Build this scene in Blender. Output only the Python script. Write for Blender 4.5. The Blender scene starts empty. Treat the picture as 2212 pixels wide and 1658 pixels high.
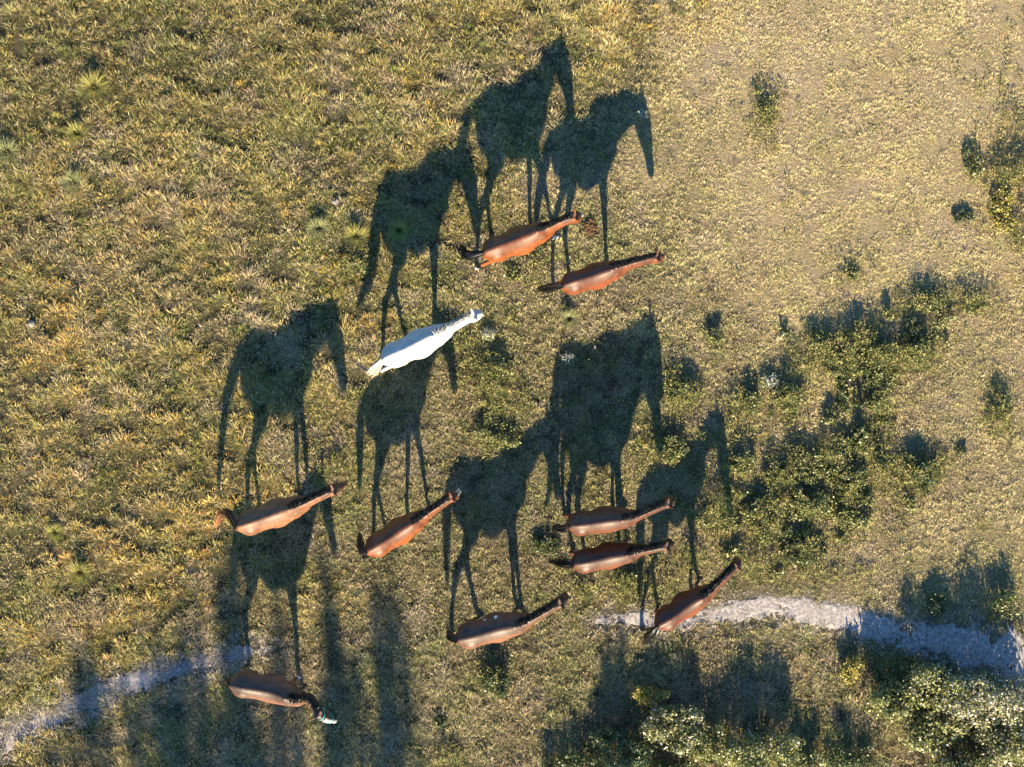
import bpy, bmesh, math, random
import numpy as np
from mathutils import Vector, Matrix

R = math.radians
SC = bpy.context.scene
COL = SC.collection
rng = np.random.default_rng(7)
random.seed(7)

# ------------------------------------------------------------------ camera, sky, sun
CAM_H = 30.0
cam_d = bpy.data.cameras.new("camera")
cam = bpy.data.objects.new("camera", cam_d)
COL.objects.link(cam)
cam.location = (0, 0, CAM_H)
cam.rotation_euler = (0, 0, 0)
cam_d.sensor_width = 36.0
cam_d.lens = 18.0 / (11.06 / CAM_H)
cam_d.clip_start = 0.5
cam_d.clip_end = 3000
SC.camera = cam

SUN_EL = 23.0
SUN_AZ = 180 - 3.0          # direction the light comes from, clockwise from +Y
sd = Vector((math.sin(R(SUN_AZ)) * math.cos(R(SUN_EL)), math.cos(R(SUN_AZ)) * math.cos(R(SUN_EL)), math.sin(R(SUN_EL))))
sd.x = abs(sd.x)
world = bpy.data.worlds.new("World")
SC.world = world
world.use_nodes = True
nt = world.node_tree
bg = nt.nodes["Background"]
sky = nt.nodes.new("ShaderNodeTexSky")
sky.sky_type = 'NISHITA'
sky.sun_disc = False
sky.sun_elevation = R(SUN_EL)
sky.sun_rotation = R(SUN_AZ)
sky.ozone_density = 3.0
sky.air_density = 1.0
sky.dust_density = 0.3
tint = nt.nodes.new("ShaderNodeVectorMath"); tint.operation = 'MULTIPLY'
tint.inputs[1].default_value = (0.57, 0.89, 1.10)      # deep clear evening blue
nt.links.new(sky.outputs[0], tint.inputs[0]); nt.links.new(tint.outputs[0], bg.inputs[0])
bg.inputs[1].default_value = 0.07
sun_d = bpy.data.lights.new("sun", 'SUN')
sun_d.energy = 5.0
sun_d.angle = R(0.5)
sun_d.color = (1.0, 0.825, 0.55)
sun = bpy.data.objects.new("sun", sun_d)
COL.objects.link(sun)
sun.rotation_euler = (-sd).to_track_quat('-Z', 'Y').to_euler()

SC.view_settings.view_transform = 'Standard'
SC.view_settings.look = 'None'
SC.view_settings.gamma = 1.0
SC.view_settings.exposure = 2.12
SC.render.engine = 'CYCLES'
SC.cycles.max_bounces = 5
SC.cycles.diffuse_bounces = 3
SC.cycles.transparent_max_bounces = 4
SC.render.film_transparent = False


# photograph coordinates (2212 wide) -> metres, for a point at height z
def W(px, py, z=0.0):
    k = (CAM_H - z) / CAM_H / 100.0
    return Vector(((px - 1106) * k, (829 - py) * k, z))


# ------------------------------------------------------------------ helpers
def tag(o, label=None, cat=None, group=None, kind=None):
    if label: o['label'] = label
    if cat: o['category'] = cat
    if group: o['group'] = group
    if kind: o['kind'] = kind
    return o


def empty(name, loc, rz=0.0):
    o = bpy.data.objects.new(name, None)
    o.empty_display_size = 0.2
    o.location = loc
    o.rotation_euler = (0, 0, rz)
    COL.objects.link(o)
    return o


def link_mesh(name, me, mat, parent=None):
    if mat is not None:
        me.materials.clear()
        me.materials.append(mat)
    o = bpy.data.objects.new(name, me)
    COL.objects.link(o)
    if parent is not None: o.parent = parent
    return o


def fast_mesh(name, co, faces, colors=None, smooth=False, attr='tint'):
    """co (n,3); faces (m,k) int ; colors (n,3) per vertex"""
    me = bpy.data.meshes.new(name)
    n = len(co); m, k = faces.shape
    me.vertices.add(n)
    me.vertices.foreach_set('co', np.ascontiguousarray(co, dtype=np.float32).ravel())
    me.loops.add(m * k)
    me.loops.foreach_set('vertex_index', np.ascontiguousarray(faces, dtype=np.int32).ravel())
    me.polygons.add(m)
    me.polygons.foreach_set('loop_start', np.arange(0, m * k, k, dtype=np.int32))
    me.polygons.foreach_set('loop_total', np.full(m, k, dtype=np.int32))
    if smooth:
        me.polygons.foreach_set('use_smooth', np.ones(m, dtype=bool))
    me.update(calc_edges=True)
    if colors is not None:
        a = me.color_attributes.new(attr, 'FLOAT_COLOR', 'POINT')
        c = np.ones((n, 4), dtype=np.float32); c[:, :3] = colors
        a.data.foreach_set('color', c.ravel())
    return me


# smooth value noise
class Noise:
    def __init__(self, seed, n=256):
        self.g = np.random.default_rng(seed).random((n, n)); self.n = n

    def __call__(self, x, y, s=1.0, oct=3):
        out = 0; amp = 1; tot = 0
        for o in range(oct):
            u = x / s + 37.1 * o; v = y / s + 11.7 * o
            iu = np.floor(u).astype(int); iv = np.floor(v).astype(int)
            fu = u - iu; fv = v - iv
            fu = fu * fu * (3 - 2 * fu); fv = fv * fv * (3 - 2 * fv)
            g = self.g; n = self.n
            a = g[iu % n, iv % n]; b = g[(iu + 1) % n, iv % n]
            c = g[iu % n, (iv + 1) % n]; d = g[(iu + 1) % n, (iv + 1) % n]
            out = out + amp * ((a * (1 - fu) + b * fu) * (1 - fv) + (c * (1 - fu) + d * fu) * fv)
            tot += amp; amp *= 0.55; s = s / 2.03
        return out / tot


N1, N2, N3, N4, N5 = Noise(1), Noise(2), Noise(3), Noise(4), Noise(5)


def sstep(a, b, x):
    t = np.clip((x - a) / (b - a), 0, 1)
    return t * t * (3 - 2 * t)


def P2(x, y):
    return x * 100 + 1106, 829 - y * 100


def blobs(px, py, L):
    out = np.zeros_like(px)
    for (cx, cy, rx, ry, a) in L:
        out = np.maximum(out, a * np.exp(-(((px - cx) / rx) ** 2 + ((py - cy) / ry) ** 2)))
    return out


# ------------------------------------------------------------------ where things grow (all in metres on the ground)
PATHS = [([(1270, 1345), (1330, 1335), (1450, 1340), (1560, 1325), (1650, 1312), (1760, 1322), (1850, 1345), (1960, 1372), (2080, 1395), (2212, 1432), (2400, 1490), (3200, 1750)],
          [6, 15, 19, 21, 22, 24, 28, 34, 42, 48, 52, 52]),
         ([(-900, 1940), (-60, 1625), (60, 1572), (150, 1530), (300, 1472), (440, 1428), (530, 1408), (600, 1402)],
          [30, 26, 24, 23, 20, 18, 14, 5])]


def path_field(px, py):
    """signed: >0 inside (pixels)"""
    best = np.full(px.shape, -1e9)
    for pts, wd in PATHS:
        for i in range(len(pts) - 1):
            ax, ay = pts[i]; bx, by = pts[i + 1]
            dx, dy = bx - ax, by - ay
            t = np.clip(((px - ax) * dx + (py - ay) * dy) / (dx * dx + dy * dy), 0, 1)
            d = np.hypot(px - ax - t * dx, py - ay - t * dy)
            w = wd[i] * (1 - t) + wd[i + 1] * t
            best = np.maximum(best, w - d)
    return best


def maps(x, y):
    px, py = P2(x, y)
    wob = (N1(x, y, 2.2, 3) - 0.5) * 420
    xb = np.interp(py, [-400, 0, 150, 300, 450, 600, 900, 1200, 1500, 1700], [1560, 1520, 1440, 1330, 1130, 1010, 800, 600, 470, 430])
    tall = sstep(-130, 170, xb - px + wob * 0.6)
    wob2 = (N4(x + 60, y, 1.1, 4) - 0.5) * 950
    tan_ = sstep(1000, 1820, px + wob + wob2 + (650 - py) * 0.22) * sstep(1560, 1180, py + wob * 0.6) * (.55 + .45 * sstep(1000, 300, py + wob2 * .5))
    tan_ = np.clip(tan_ * 1.08, 0, 1)
    herbs = blobs(px, py, [(1860, 770, 120, 55, 1), (1965, 770, 60, 55, .9), (1890, 850, 90, 50, 1), (1700, 865, 50, 60, .8), (1480, 850, 60, 50, .8), (1845, 960, 70, 60, .6),
                           (1800, 1030, 130, 75, 1), (1985, 1010, 45, 40, 1), (1720, 1090, 160, 100, .9), (1560, 1080, 90, 60, .9), (1730, 1180, 90, 50, .7),
                           (1590, 900, 50, 60, .8), (1460, 960, 70, 60, .9), (1080, 820, 80, 100, .7), (1090, 930, 60, 35, .9), (985, 740, 50, 40, .5), (1340, 1250, 150, 60, .6),
                           (1265, 960, 60, 100, .4), (1290, 760, 60, 50, .5), (1850, 585, 40, 30, .6), (2000, 660, 50, 30, .7), (2180, 390, 50, 140, .7), (2100, 660, 45, 25, .7), (1660, 240, 30, 50, .5),
                           (1070, 1465, 40, 30, .9), (770, 570, 40, 30, .8), (1120, 600, 80, 40, .5), (2160, 900, 30, 50, .6), (960, 1640, 60, 40, .5), (1600, 1220, 200, 40, .6),
                           (720, 1030, 30, 50, .6), (1010, 1090, 40, 60, .3), (1940, 1450, 120, 60, .6)])
    herbs = herbs * sstep(0.30, 0.62, N2(x, y, 0.75, 3) + herbs * 0.12)
    bottom = sstep(1330, 1520, py)
    gold = blobs(px, py, [(330, 1180, 260, 260, 1), (100, 700, 180, 200, .8), (1380, 40, 160, 60, .6), (2190, 420, 60, 200, .8), (400, 1330, 200, 120, .8), (60, 480, 140, 120, .6), (560, 1280, 200, 80, .6), (330, 480, 160, 120, .5)])
    return px, py, tall, tan_, herbs, bottom, gold


# ------------------------------------------------------------------ materials
def new_mat(name):
    m = bpy.data.materials.new(name); m.use_nodes = True
    t = m.node_tree
    p = t.nodes["Principled BSDF"]
    return m, t, p


def mat_leaf(name, trans=0.3, rough=0.6, spec=0.25):
    m, t, p = new_mat(name)
    a = t.nodes.new("ShaderNodeVertexColor"); a.layer_name = 'tint'
    t.links.new(a.outputs[0], p.inputs['Base Color'])
    p.inputs['Roughness'].default_value = rough
    p.inputs['Specular IOR Level'].default_value = spec
    tr = t.nodes.new("ShaderNodeBsdfTranslucent")
    t.links.new(a.outputs[0], tr.inputs[0])
    mx = t.nodes.new("ShaderNodeMixShader"); mx.inputs[0].default_value = trans
    t.links.new(p.outputs[0], mx.inputs[1]); t.links.new(tr.outputs[0], mx.inputs[2])
    t.links.new(mx.outputs[0], t.nodes["Material Output"].inputs[0])
    return m


M_GRASS = mat_leaf("grass_blades", 0.25, 0.65, 0.2)
M_LEAF = mat_leaf("leaves", 0.22, 0.42, 0.5)


def noise_node(t, scale, detail=6, rough=0.6, vec=None):
    n = t.nodes.new("ShaderNodeTexNoise")
    n.inputs['Scale'].default_value = scale
    n.inputs['Detail'].default_value = detail
    n.inputs['Roughness'].default_value = rough
    if vec: t.links.new(vec, n.inputs['Vector'])
    return n


def ramp(t, fac, stops):
    r = t.nodes.new("ShaderNodeValToRGB")
    cr = r.color_ramp
    while len(cr.elements) > len(stops): cr.elements.remove(cr.elements[-1])
    while len(cr.elements) < len(stops): cr.elements.new(0.5)
    for e, (p, c) in zip(cr.elements, stops):
        e.position = p; e.color = (*c, 1)
    t.links.new(fac, r.inputs[0])
    return r


def mat_soil(name, stops, bump=0.02, sc=9.0, use_tint=False):
    m, t, p = new_mat(name)
    tc = t.nodes.new("ShaderNodeTexCoord")
    n = noise_node(t, sc, 10, 0.7, tc.outputs['Object'])
    r = ramp(t, n.outputs[0], stops)
    t.links.new(r.outputs[0], p.inputs['Base Color'])
    if use_tint:
        a = t.nodes.new("ShaderNodeVertexColor"); a.layer_name = 'tint'
        mu = t.nodes.new("ShaderNodeVectorMath"); mu.operation = 'MULTIPLY'
        t.links.new(r.outputs[0], mu.inputs[0]); t.links.new(a.outputs[0], mu.inputs[1])
        t.links.new(mu.outputs[0], p.inputs['Base Color'])
    p.inputs['Roughness'].default_value = 0.95
    p.inputs['Specular IOR Level'].default_value = 0.1
    n2 = noise_node(t, 45, 8, 0.75, tc.outputs['Object'])
    b = t.nodes.new("ShaderNodeBump"); b.inputs['Strength'].default_value = 0.9; b.inputs['Distance'].default_value = bump
    t.links.new(n2.outputs[0], b.inputs['Height'])
    t.links.new(b.outputs[0], p.inputs['Normal'])
    return m


M_SOIL = mat_soil("turf_soil", [(0.3, (.45, .5, .5)), (0.5, (1, 1, 1)), (0.7, (1.5, 1.42, 1.35))], 0.04, 22.0, True)
M_PATH = mat_soil("path_dirt", [(0.32, (.16, .14, .13)), (0.45, (.30, .27, .26)), (0.58, (.46, .42, .40)), (0.7, (.60, .56, .53))], 0.06, 14.0)
M_STONE = mat_soil("pale_stone", [(0.25, (.12, .11, .10)), (0.5, (.19, .175, .165)), (0.75, (.26, .24, .23))], 0.01, 12.0)
M_DUNG = mat_soil("dung", [(0.25, (.045, .026, .015)), (0.5, (.10, .055, .03)), (0.75, (.17, .10, .055))], 0.02, 30.0)
M_BARK = mat_soil("bark", [(0.25, (.05, .04, .03)), (0.5, (.12, .10, .08)), (0.75, (.2, .17, .14))], 0.01, 14.0)


def mat_coat(name, rough=0.36, spec=0.5, dapple=0.25):
    m, t, p = new_mat(name)
    a = t.nodes.new("ShaderNodeVertexColor"); a.layer_name = 'coat'
    tc = t.nodes.new("ShaderNodeTexCoord")
    n = noise_node(t, 6.0, 5, 0.6, tc.outputs['Object'])
    mr = t.nodes.new("ShaderNodeMapRange")
    mr.inputs['From Min'].default_value = 0.3; mr.inputs['From Max'].default_value = 0.7
    mr.inputs['To Min'].default_value = 1 - dapple; mr.inputs['To Max'].default_value = 1 + dapple
    t.links.new(n.outputs[0], mr.inputs[0])
    mul = t.nodes.new("ShaderNodeVectorMath"); mul.operation = 'SCALE'
    t.links.new(a.outputs[0], mul.inputs[0]); t.links.new(mr.outputs[0], mul.inputs['Scale'])
    t.links.new(mul.outputs[0], p.inputs['Base Color'])
    p.inputs['Roughness'].default_value = rough
    p.inputs['Specular IOR Level'].default_value = spec
    p.inputs['Sheen Weight'].default_value = 0.0
    # short hair grain
    w = t.nodes.new("ShaderNodeMapping"); w.inputs['Scale'].default_value = (25, 110, 110)
    t.links.new(tc.outputs['Object'], w.inputs[0])
    n3 = noise_node(t, 1.0, 4, 0.7, w.outputs[0])
    b = t.nodes.new("ShaderNodeBump"); b.inputs['Strength'].default_value = 0.25; b.inputs['Distance'].default_value = 0.006
    t.links.new(n3.outputs[0], b.inputs['Height']); t.links.new(b.outputs[0], p.inputs['Normal'])
    return m


M_COAT = mat_coat("horse_coat", 0.56, 0.45, .5)
M_GREY = mat_coat("white_coat", 0.7, 0.3, 0.13)
M_HOOF, _, p_ = new_mat("hoof"); p_.inputs['Base Color'].default_value = (.05, .04, .035, 1); p_.inputs['Roughness'].default_value = .5
M_EYE, _, p_ = new_mat("eye"); p_.inputs['Base Color'].default_value = (.01, .007, .005, 1); p_.inputs['Roughness'].default_value = .08
M_TEAL, _, p_ = new_mat("teal_webbing"); p_.inputs['Base Color'].default_value = (.05, .38, .38, 1); p_.inputs['Roughness'].default_value = .6
M_BLACKWEB, _, p_ = new_mat("black_webbing"); p_.inputs['Base Color'].default_value = (.02, .02, .02, 1); p_.inputs['Roughness'].default_value = .6


def mat_hair(name):
    m, t, p = new_mat(name)
    a = t.nodes.new("ShaderNodeVertexColor"); a.layer_name = 'tint'
    t.links.new(a.outputs[0], p.inputs['Base Color'])
    p.inputs['Roughness'].default_value = 0.45
    return m


M_HAIR = mat_hair("horse_hair")

# ------------------------------------------------------------------ ground sheet, path
def make_ground():
    xs = np.concatenate([[-1500, -500, -150, -50], np.linspace(-20, 20, 161), [50, 150, 500, 1500]])
    ys = np.concatenate([[-1500, -500, -150, -60], np.linspace(-30, 18, 193), [50, 150, 500, 1500]])
    X, Y = np.meshgrid(xs, ys, indexing='ij')
    Z = np.zeros_like(X)
    near = (np.abs(X) < 19) & (Y > -29) & (Y < 17)
    Z[near] = ((N3(X, Y, 1.6, 2) - 0.5) * 0.03 - 0.02)[near]
    nx, ny = X.shape
    co = np.stack([X, Y, Z], -1).reshape(-1, 3)
    i = np.arange(nx - 1)[:, None] * ny + np.arange(ny - 1)[None, :]
    i = i.ravel()
    f = np.stack([i, i + ny, i + ny + 1, i + 1], 1)
    gx, gy = co[:, 0], co[:, 1]
    px, py, tall, tan_, herbs, bottom, gold = maps(gx, gy)
    tn = (tan_ * sstep(40, 14, np.hypot(gx, gy)))[:, None]
    gc = np.array([.065, .06, .028]) * (1 - tn) + np.array([.24, .19, .115]) * tn
    out = sstep(12.3, 12.9, np.abs(gx))[:, None]; out = np.maximum(out, sstep(9.3, 10.2, np.abs(gy + .3))[:, None])
    gc = gc * (1 - out) + np.array([.21, .18, .085]) * out
    pk = sstep(.5, .7, N3(gx - 7, gy + 3, 0.9, 4))[:, None] * .5
    gc = gc * (1 - pk) + gc.mean(1, keepdims=True) * np.array([1.25, .98, .82]) * pk
    me = fast_mesh("ground", co, f, gc, smooth=True)
    o = link_mesh("ground", me, M_SOIL)
    tag(o, kind='structure')


make_ground()


def make_path(k):
    pts, wd = PATHS[k]
    # resample the centre line; the worn surface sinks into the turf irregularly along both edges
    cen = []; ww = []
    for i in range(len(pts) - 1):
        n = max(2, int(math.hypot(pts[i + 1][0] - pts[i][0], pts[i + 1][1] - pts[i][1]) / 4))
        for j in range(n):
            t = j / n
            cen.append((pts[i][0] * (1 - t) + pts[i + 1][0] * t, pts[i][1] * (1 - t) + pts[i + 1][1] * t))
            ww.append(wd[i] * (1 - t) + wd[i + 1] * t)
    cen = np.array(cen); ww = np.array(ww)
    ker = np.ones(21) / 21
    pad = lambda a: np.convolve(np.pad(a, 10, mode='edge'), ker, 'valid')
    cen = np.stack([pad(cen[:, 0]), pad(cen[:, 1])], 1)
    tan = np.gradient(cen, axis=0); tan /= np.linalg.norm(tan, axis=1)[:, None]
    nor = np.stack([-tan[:, 1], tan[:, 0]], 1)
    m = 41
    co = []
    for j in range(m):
        s = (j / (m - 1) * 2 - 1) * 1.9
        q = cen + nor * (ww * s)[:, None]
        x = (q[:, 0] - 1106) / 100; y = (829 - q[:, 1]) / 100
        base = (N3(x, y, 1.6, 2) - 0.5) * 0.03 - 0.02
        inside = (np.abs(x) < 19) & (y > -29)
        base = np.where(inside, base, 0.0)
        nz = (N5(x, y, .45, 4) - .5) * 3.0 + (N4(x, y, .07, 2) - .5) * 2.2
        z = base + (.024 if k == 0 else .026) * np.clip(1.1 - s * s + nz, -1, .8) - .003
        co.append(np.stack([x, y, z], 1))
    co = np.stack(co, 1)
    n = co.shape[0]
    i = (np.arange(n - 1)[:, None] * m + np.arange(m - 1)[None, :]).ravel()
    f = np.stack([i, i + 1, i + m + 1, i + m], 1)
    me = fast_mesh("path", co.reshape(-1, 3), f, smooth=True)
    o = link_mesh("path", me, M_PATH)
    tag(o, kind='structure')


make_path(0); make_path(1)


# ------------------------------------------------------------------ grass
def blades(x, y, z0, h, w, az, lean, cb, ct):
    """one triangle with a bent tip per blade -> two triangles (quad foot + tip) kept to 4 verts"""
    n = len(x)
    dx = np.cos(az); dy = np.sin(az)
    sx = -dy; sy = dx
    r1 = h * np.sin(lean * 0.6) * 0.5; z1 = h * np.cos(lean * 0.6) * 0.5
    r2 = r1 + h * np.sin(np.minimum(lean * 1.5, 1.7)) * 0.5; z2 = z1 + h * np.cos(np.minimum(lean * 1.5, 1.7)) * 0.5
    co = np.empty((n, 4, 3), dtype=np.float32)
    co[:, 0] = np.stack([x - sx * w * .35, y - sy * w * .35, z0], 1)
    co[:, 1] = np.stack([x + dx * r1 + sx * w * .5, y + dy * r1 + sy * w * .5, z0 + z1], 1)
    co[:, 2] = np.stack([x + dx * r2, y + dy * r2, z0 + z2], 1)
    co[:, 3] = np.stack([x + dx * r1 - sx * w * .5, y + dy * r1 - sy * w * .5, z0 + z1], 1)
    col = np.empty((n, 4, 3), dtype=np.float32)
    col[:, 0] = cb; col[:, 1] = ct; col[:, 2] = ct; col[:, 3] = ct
    b = np.arange(n, dtype=np.int32)[:, None] * 4
    f = np.concatenate([b + 0, b + 1, b + 2, b + 3], 1)
    return co.reshape(-1, 3), f, col.reshape(-1, 3)


def pick(pal, w, n):
    pal = np.array(pal); w = np.array(w, float); w /= w.sum()
    return pal[rng.choice(len(pal), n, p=w)]


PAL_TALL = ([(.40, .31, .10), (.33, .29, .08), (.20, .23, .06), (.42, .33, .15), (.12, .15, .045), (.40, .28, .07), (.34, .25, .17)], [4, 4, 3, 3, 2, 2, 2])
PAL_GOLD = ([(.50, .33, .08), (.44, .33, .09), (.48, .24, .06), (.32, .27, .08), (.52, .38, .18)], [3, 3, 1.3, 2, 2])
PAL_TAN = ([(.54, .45, .22), (.50, .41, .21), (.45, .40, .16), (.50, .385, .27), (.32, .32, .12), (.60, .51, .27), (.38, .29, .19)], [4, 4, 3, 3, 2, 2, 1.5])
PAL_MID = ([(.38, .32, .16), (.30, .28, .11), (.40, .31, .20), (.20, .22, .08), (.14, .16, .06), (.44, .36, .20), (.33, .26, .21)], [4, 3, 3, 3, 2, 2, 2])
PAL_HERB = ([(.13, .145, .04), (.18, .18, .055), (.25, .23, .08), (.08, .09, .03), (.30, .24, .11)], [3, 4, 3, 2, 2])
BR = 1.0
PAL_DK = ([(.10, .12, .04), (.15, .16, .05), (.24, .22, .08), (.36, .31, .12)], [2, 3, 3, 3])


def make_grass():
    X0, X1, Y0, Y1 = -12.9, 12.9, -10.5, 9.9
    area = (X1 - X0) * (Y1 - Y0)
    parts = []
    # tufts
    NT = int(area * 540)
    x = rng.uniform(X0, X1, NT); y = rng.uniform(Y0, Y1, NT)
    px, py, tall, tan_, herbs, bottom, gold = maps(x, y)
    pf = path_field(px, py) + (N4(x, y, .25, 3) - .5) * 40
    gap = N5(x, y, 0.30, 3) * .55 + N3(x - 20, y, .13, 2) * .45
    clump = N2(x + 50, y, 0.9, 3)
    pfs = np.where(px > 1000, .84, .45)
    pf = path_field(px, py) + (N4(x, y, .22, 4) - .5) * 95
    keep = rng.random(NT) > np.clip(sstep(-6, 34, pf) * pfs, 0, 1)
    keep &= ~((gap + .25 * (N1(x, y + 30, 2.0, 2) - .5) < 0.505) & (rng.random(NT) < 0.85 * (0.35 + 0.65 * tall) * (1 - .7 * tan_)))
    x, y, tall, tan_, herbs, bottom, gold, gap, clump, pf = [a[keep] for a in (x, y, tall, tan_, herbs, bottom, gold, gap, clump, pf)]
    n = len(x)
    h = 0.034 + 0.034 * (1 - tan_) + tall * (0.008 + 0.055 * sstep(.35, .75, clump)) + 0.03 * bottom * (1 - tan_)
    h = h * (0.4 + 1.3 * sstep(.3, .7, gap)) * rng.uniform(.7, 1.3, n)
    h *= np.where(pf > -10, .45, 1.0)
    nb = np.full(n, 11)
    idx = np.repeat(np.arange(n), nb)
    m = len(idx)
    spread = 0.045 + 0.03 * tall[idx]
    az = rng.uniform(0, 2 * np.pi, m)
    rr = spread * np.sqrt(rng.random(m))
    bx = x[idx] + np.cos(az) * rr; by = y[idx] + np.sin(az) * rr
    az = az + rng.normal(0, .5, m)
    bh = h[idx] * rng.uniform(.6, 1.35, m)
    lean = np.clip(rng.normal(.85, .3, m), .15, 1.5)
    w = rng.uniform(.0055, .0105, m) * (1 + .25 * tall[idx]) * (1 - .2 * tan_[idx])
    # colours: a palette per area, jittered per tuft and per blade
    cm = pick(*PAL_MID, n); ctall = pick(*PAL_TALL, n); cg = pick(*PAL_GOLD, n); ctan = pick(*PAL_TAN, n)
    u = rng.random(n)
    c = cm.copy()
    c = np.where((u < tall)[:, None], ctall, c)
    c = np.where((u > 1 - tan_)[:, None], ctan, c)
    c = np.where((rng.random(n) < (gold * 1.0 + .15 * tall) * sstep(.36, .6, clump + .05))[:, None], cg, c)
    grn = N1(x + 9, y - 4, 0.8, 4)
    greenish = sstep(.50, .66, grn) * .5 * (1 - .6 * tan_)
    c = c * (1 - greenish[:, None]) + np.array([.17, .21, .06]) * greenish[:, None]
    pinkish = sstep(.55, .7, N3(x - 7, y + 3, 0.6, 4)) * .5
    c = c * (1 - pinkish[:, None]) + np.array([.36, .28, .25]) * pinkish[:, None]
    tx, ty = P2(x, y)
    dk = blobs(tx, ty, [(330, 120, 330, 150, 1), (720, 50, 330, 110, .8), (930, 420, 170, 170, .5), (40, 250, 150, 110, .8), (760, 330, 150, 120, .5), (230, 980, 160, 110, .4)]) * (.5 + N4(x, y + 9, .6, 3))
    c = c * (1 - .5 * np.clip(dk, 0, 1))[:, None]
    vv = (N2(x + 11, y - 5, .8, 4) - .5)
    br = sstep(.54, .68, N1(x - 31, y + 17, 1.0, 4))[:, None] * .55 * (1 - .6 * tan_[:, None])
    c = c * (1 - br) + np.array([.26, .19, .12]) * br
    c = c * (1 + vv * .7)[:, None]
    hb = np.clip(herbs, 0, 1)[:, None] * .25
    c = c * (1 - hb) + pick(*PAL_HERB, n) * hb
    sw = rng.random(m) < .35
    cb2 = c[idx]; cb2[sw] = c[idx[rng.permutation(m)][:1].repeat(sw.sum())] * 0 + np.where((rng.random(sw.sum()) < tan_[idx][sw])[:, None], pick(*PAL_TAN, sw.sum()), pick(*PAL_MID, sw.sum()))
    onp = (pf[idx] > -16) & (rng.random(m) < .8)
    cb2[onp] = pick([(.46, .40, .35), (.40, .35, .31), (.52, .47, .43), (.34, .30, .22)], [3, 3, 2, 2], onp.sum())
    cc = cb2 * (1.0 + .2 * tan_[idx])[:, None] * (1 + (rng.uniform(-.62, .58, m) * (1 - .2 * tan_[idx])))[:, None]
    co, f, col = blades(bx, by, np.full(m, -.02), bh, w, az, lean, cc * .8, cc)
    parts.append((co, f, col))
    # taller clumps with gaps between them
    NC = int(area * 7)
    xc = rng.uniform(X0, X1, NC); yc = rng.uniform(Y0, Y1, NC)
    px, py, tall, tan_, herbs, bottom, gold = maps(xc, yc)
    pf = path_field(px, py)
    dn = N4(xc, yc, 1.3, 3)
    keep = (rng.random(NC) < (tall * .75 + herbs * .8 + .10 * (1 - tan_) + .012) * sstep(.34, .6, dn + .06)) & (pf < -12)
    xc, yc, tall, herbs, gold = xc[keep], yc[keep], tall[keep], herbs[keep], gold[keep]
    n = len(xc); nb = 80; idx = np.repeat(np.arange(n), nb); m = len(idx)
    R_ = rng.uniform(.05, .12, n)
    az = rng.uniform(0, 2 * np.pi, m); rr = (R_[idx]) * np.sqrt(rng.random(m))
    hc_ = rng.uniform(.07, .19, n) * (.6 + .4 * tall)
    bh = hc_[idx] * rng.uniform(.6, 1.25, m)
    cA = pick(*PAL_TALL, n); cB = pick(*PAL_GOLD, n); cD = pick(*PAL_DK, n)
    c = np.where((rng.random(n) < gold * .7)[:, None], cB, cA)
    c = np.where((rng.random(n) < .35 + .4 * herbs)[:, None], cD, c)
    cc = c[idx] * BR * rng.uniform(.5, 1.4, m)[:, None]
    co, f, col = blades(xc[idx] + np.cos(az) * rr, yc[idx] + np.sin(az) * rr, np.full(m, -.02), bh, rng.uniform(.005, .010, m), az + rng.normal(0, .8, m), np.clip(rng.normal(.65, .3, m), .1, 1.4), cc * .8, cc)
    parts.append((co, f, col))
    # leafy herbs: little broad leaves in low rosettes
    NH = int(area * 620)
    x = rng.uniform(X0, X1, NH); y = rng.uniform(Y0, Y1, NH)
    px, py, tall, tan_, herbs, bottom, gold = maps(x, y)
    pf = path_field(px, py)
    bump = sstep(.44, .60, N5(x + 3, y + 8, .5, 4))
    keep = (rng.random(NH) < herbs * (.10 + .9 * bump) + 0.008 + .015 * tall) & (pf < 0)
    bump = bump[keep]
    x = x[keep]; y = y[keep]; herbs = herbs[keep]
    n = len(x); nb = 11; idx = np.repeat(np.arange(n), nb); m = len(idx)
    az = rng.uniform(0, 2 * np.pi, m)
    rr = .07 * np.sqrt(rng.random(m))
    hh = (0.04 + (.05 + .42 * bump) * herbs * rng.uniform(.6, 1.2, n))[idx] * rng.uniform(.2, 1.1, m)
    bx = x[idx] + np.cos(az) * rr; by = y[idx] + np.sin(az) * rr
    cc = pick(*PAL_HERB, n)[idx] * rng.uniform(.6, 1.35, m)[:, None]
    co, f, col = blades(bx, by, hh, rng.uniform(.03, .065, m), rng.uniform(.014, .03, m), az, rng.uniform(.6, 1.5, m), cc, cc)
    parts.append((co, f, col))
    off = 0; CO = []; F = []; C = []
    for co, f, col in parts:
        CO.append(co); F.append(f + off); C.append(col); off += len(co)
    me = fast_mesh("grass", np.concatenate(CO), np.concatenate(F), np.concatenate(C))
    o = link_mesh("grass", me, M_GRASS)
    tag(o, "dry yellow green pasture grass covering the whole field", "grass", kind='stuff')
    print('grass quads', off // 4)


make_grass()


# ------------------------------------------------------------------ tussocks, shrubs, stones
def tussock(px, py, r, label, pal, n=420, group=None):
    e_loc = W(px, py, 0)
    az = rng.uniform(0, 2 * np.pi, n)
    rr = r * .22 * np.sqrt(rng.random(n))
    h = rng.uniform(.7, 1.25, n) * r * 1.25
    cc = pick(*pal, n) * rng.uniform(.75, 1.3, n)[:, None]
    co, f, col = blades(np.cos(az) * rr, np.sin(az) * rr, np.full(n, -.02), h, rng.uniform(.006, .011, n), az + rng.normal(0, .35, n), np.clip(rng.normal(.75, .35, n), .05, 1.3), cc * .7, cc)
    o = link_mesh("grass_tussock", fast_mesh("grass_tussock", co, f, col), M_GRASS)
    o.location = (e_loc.x, e_loc.y, 0)
    tag(o, label, "grass tussock", group)


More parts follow.
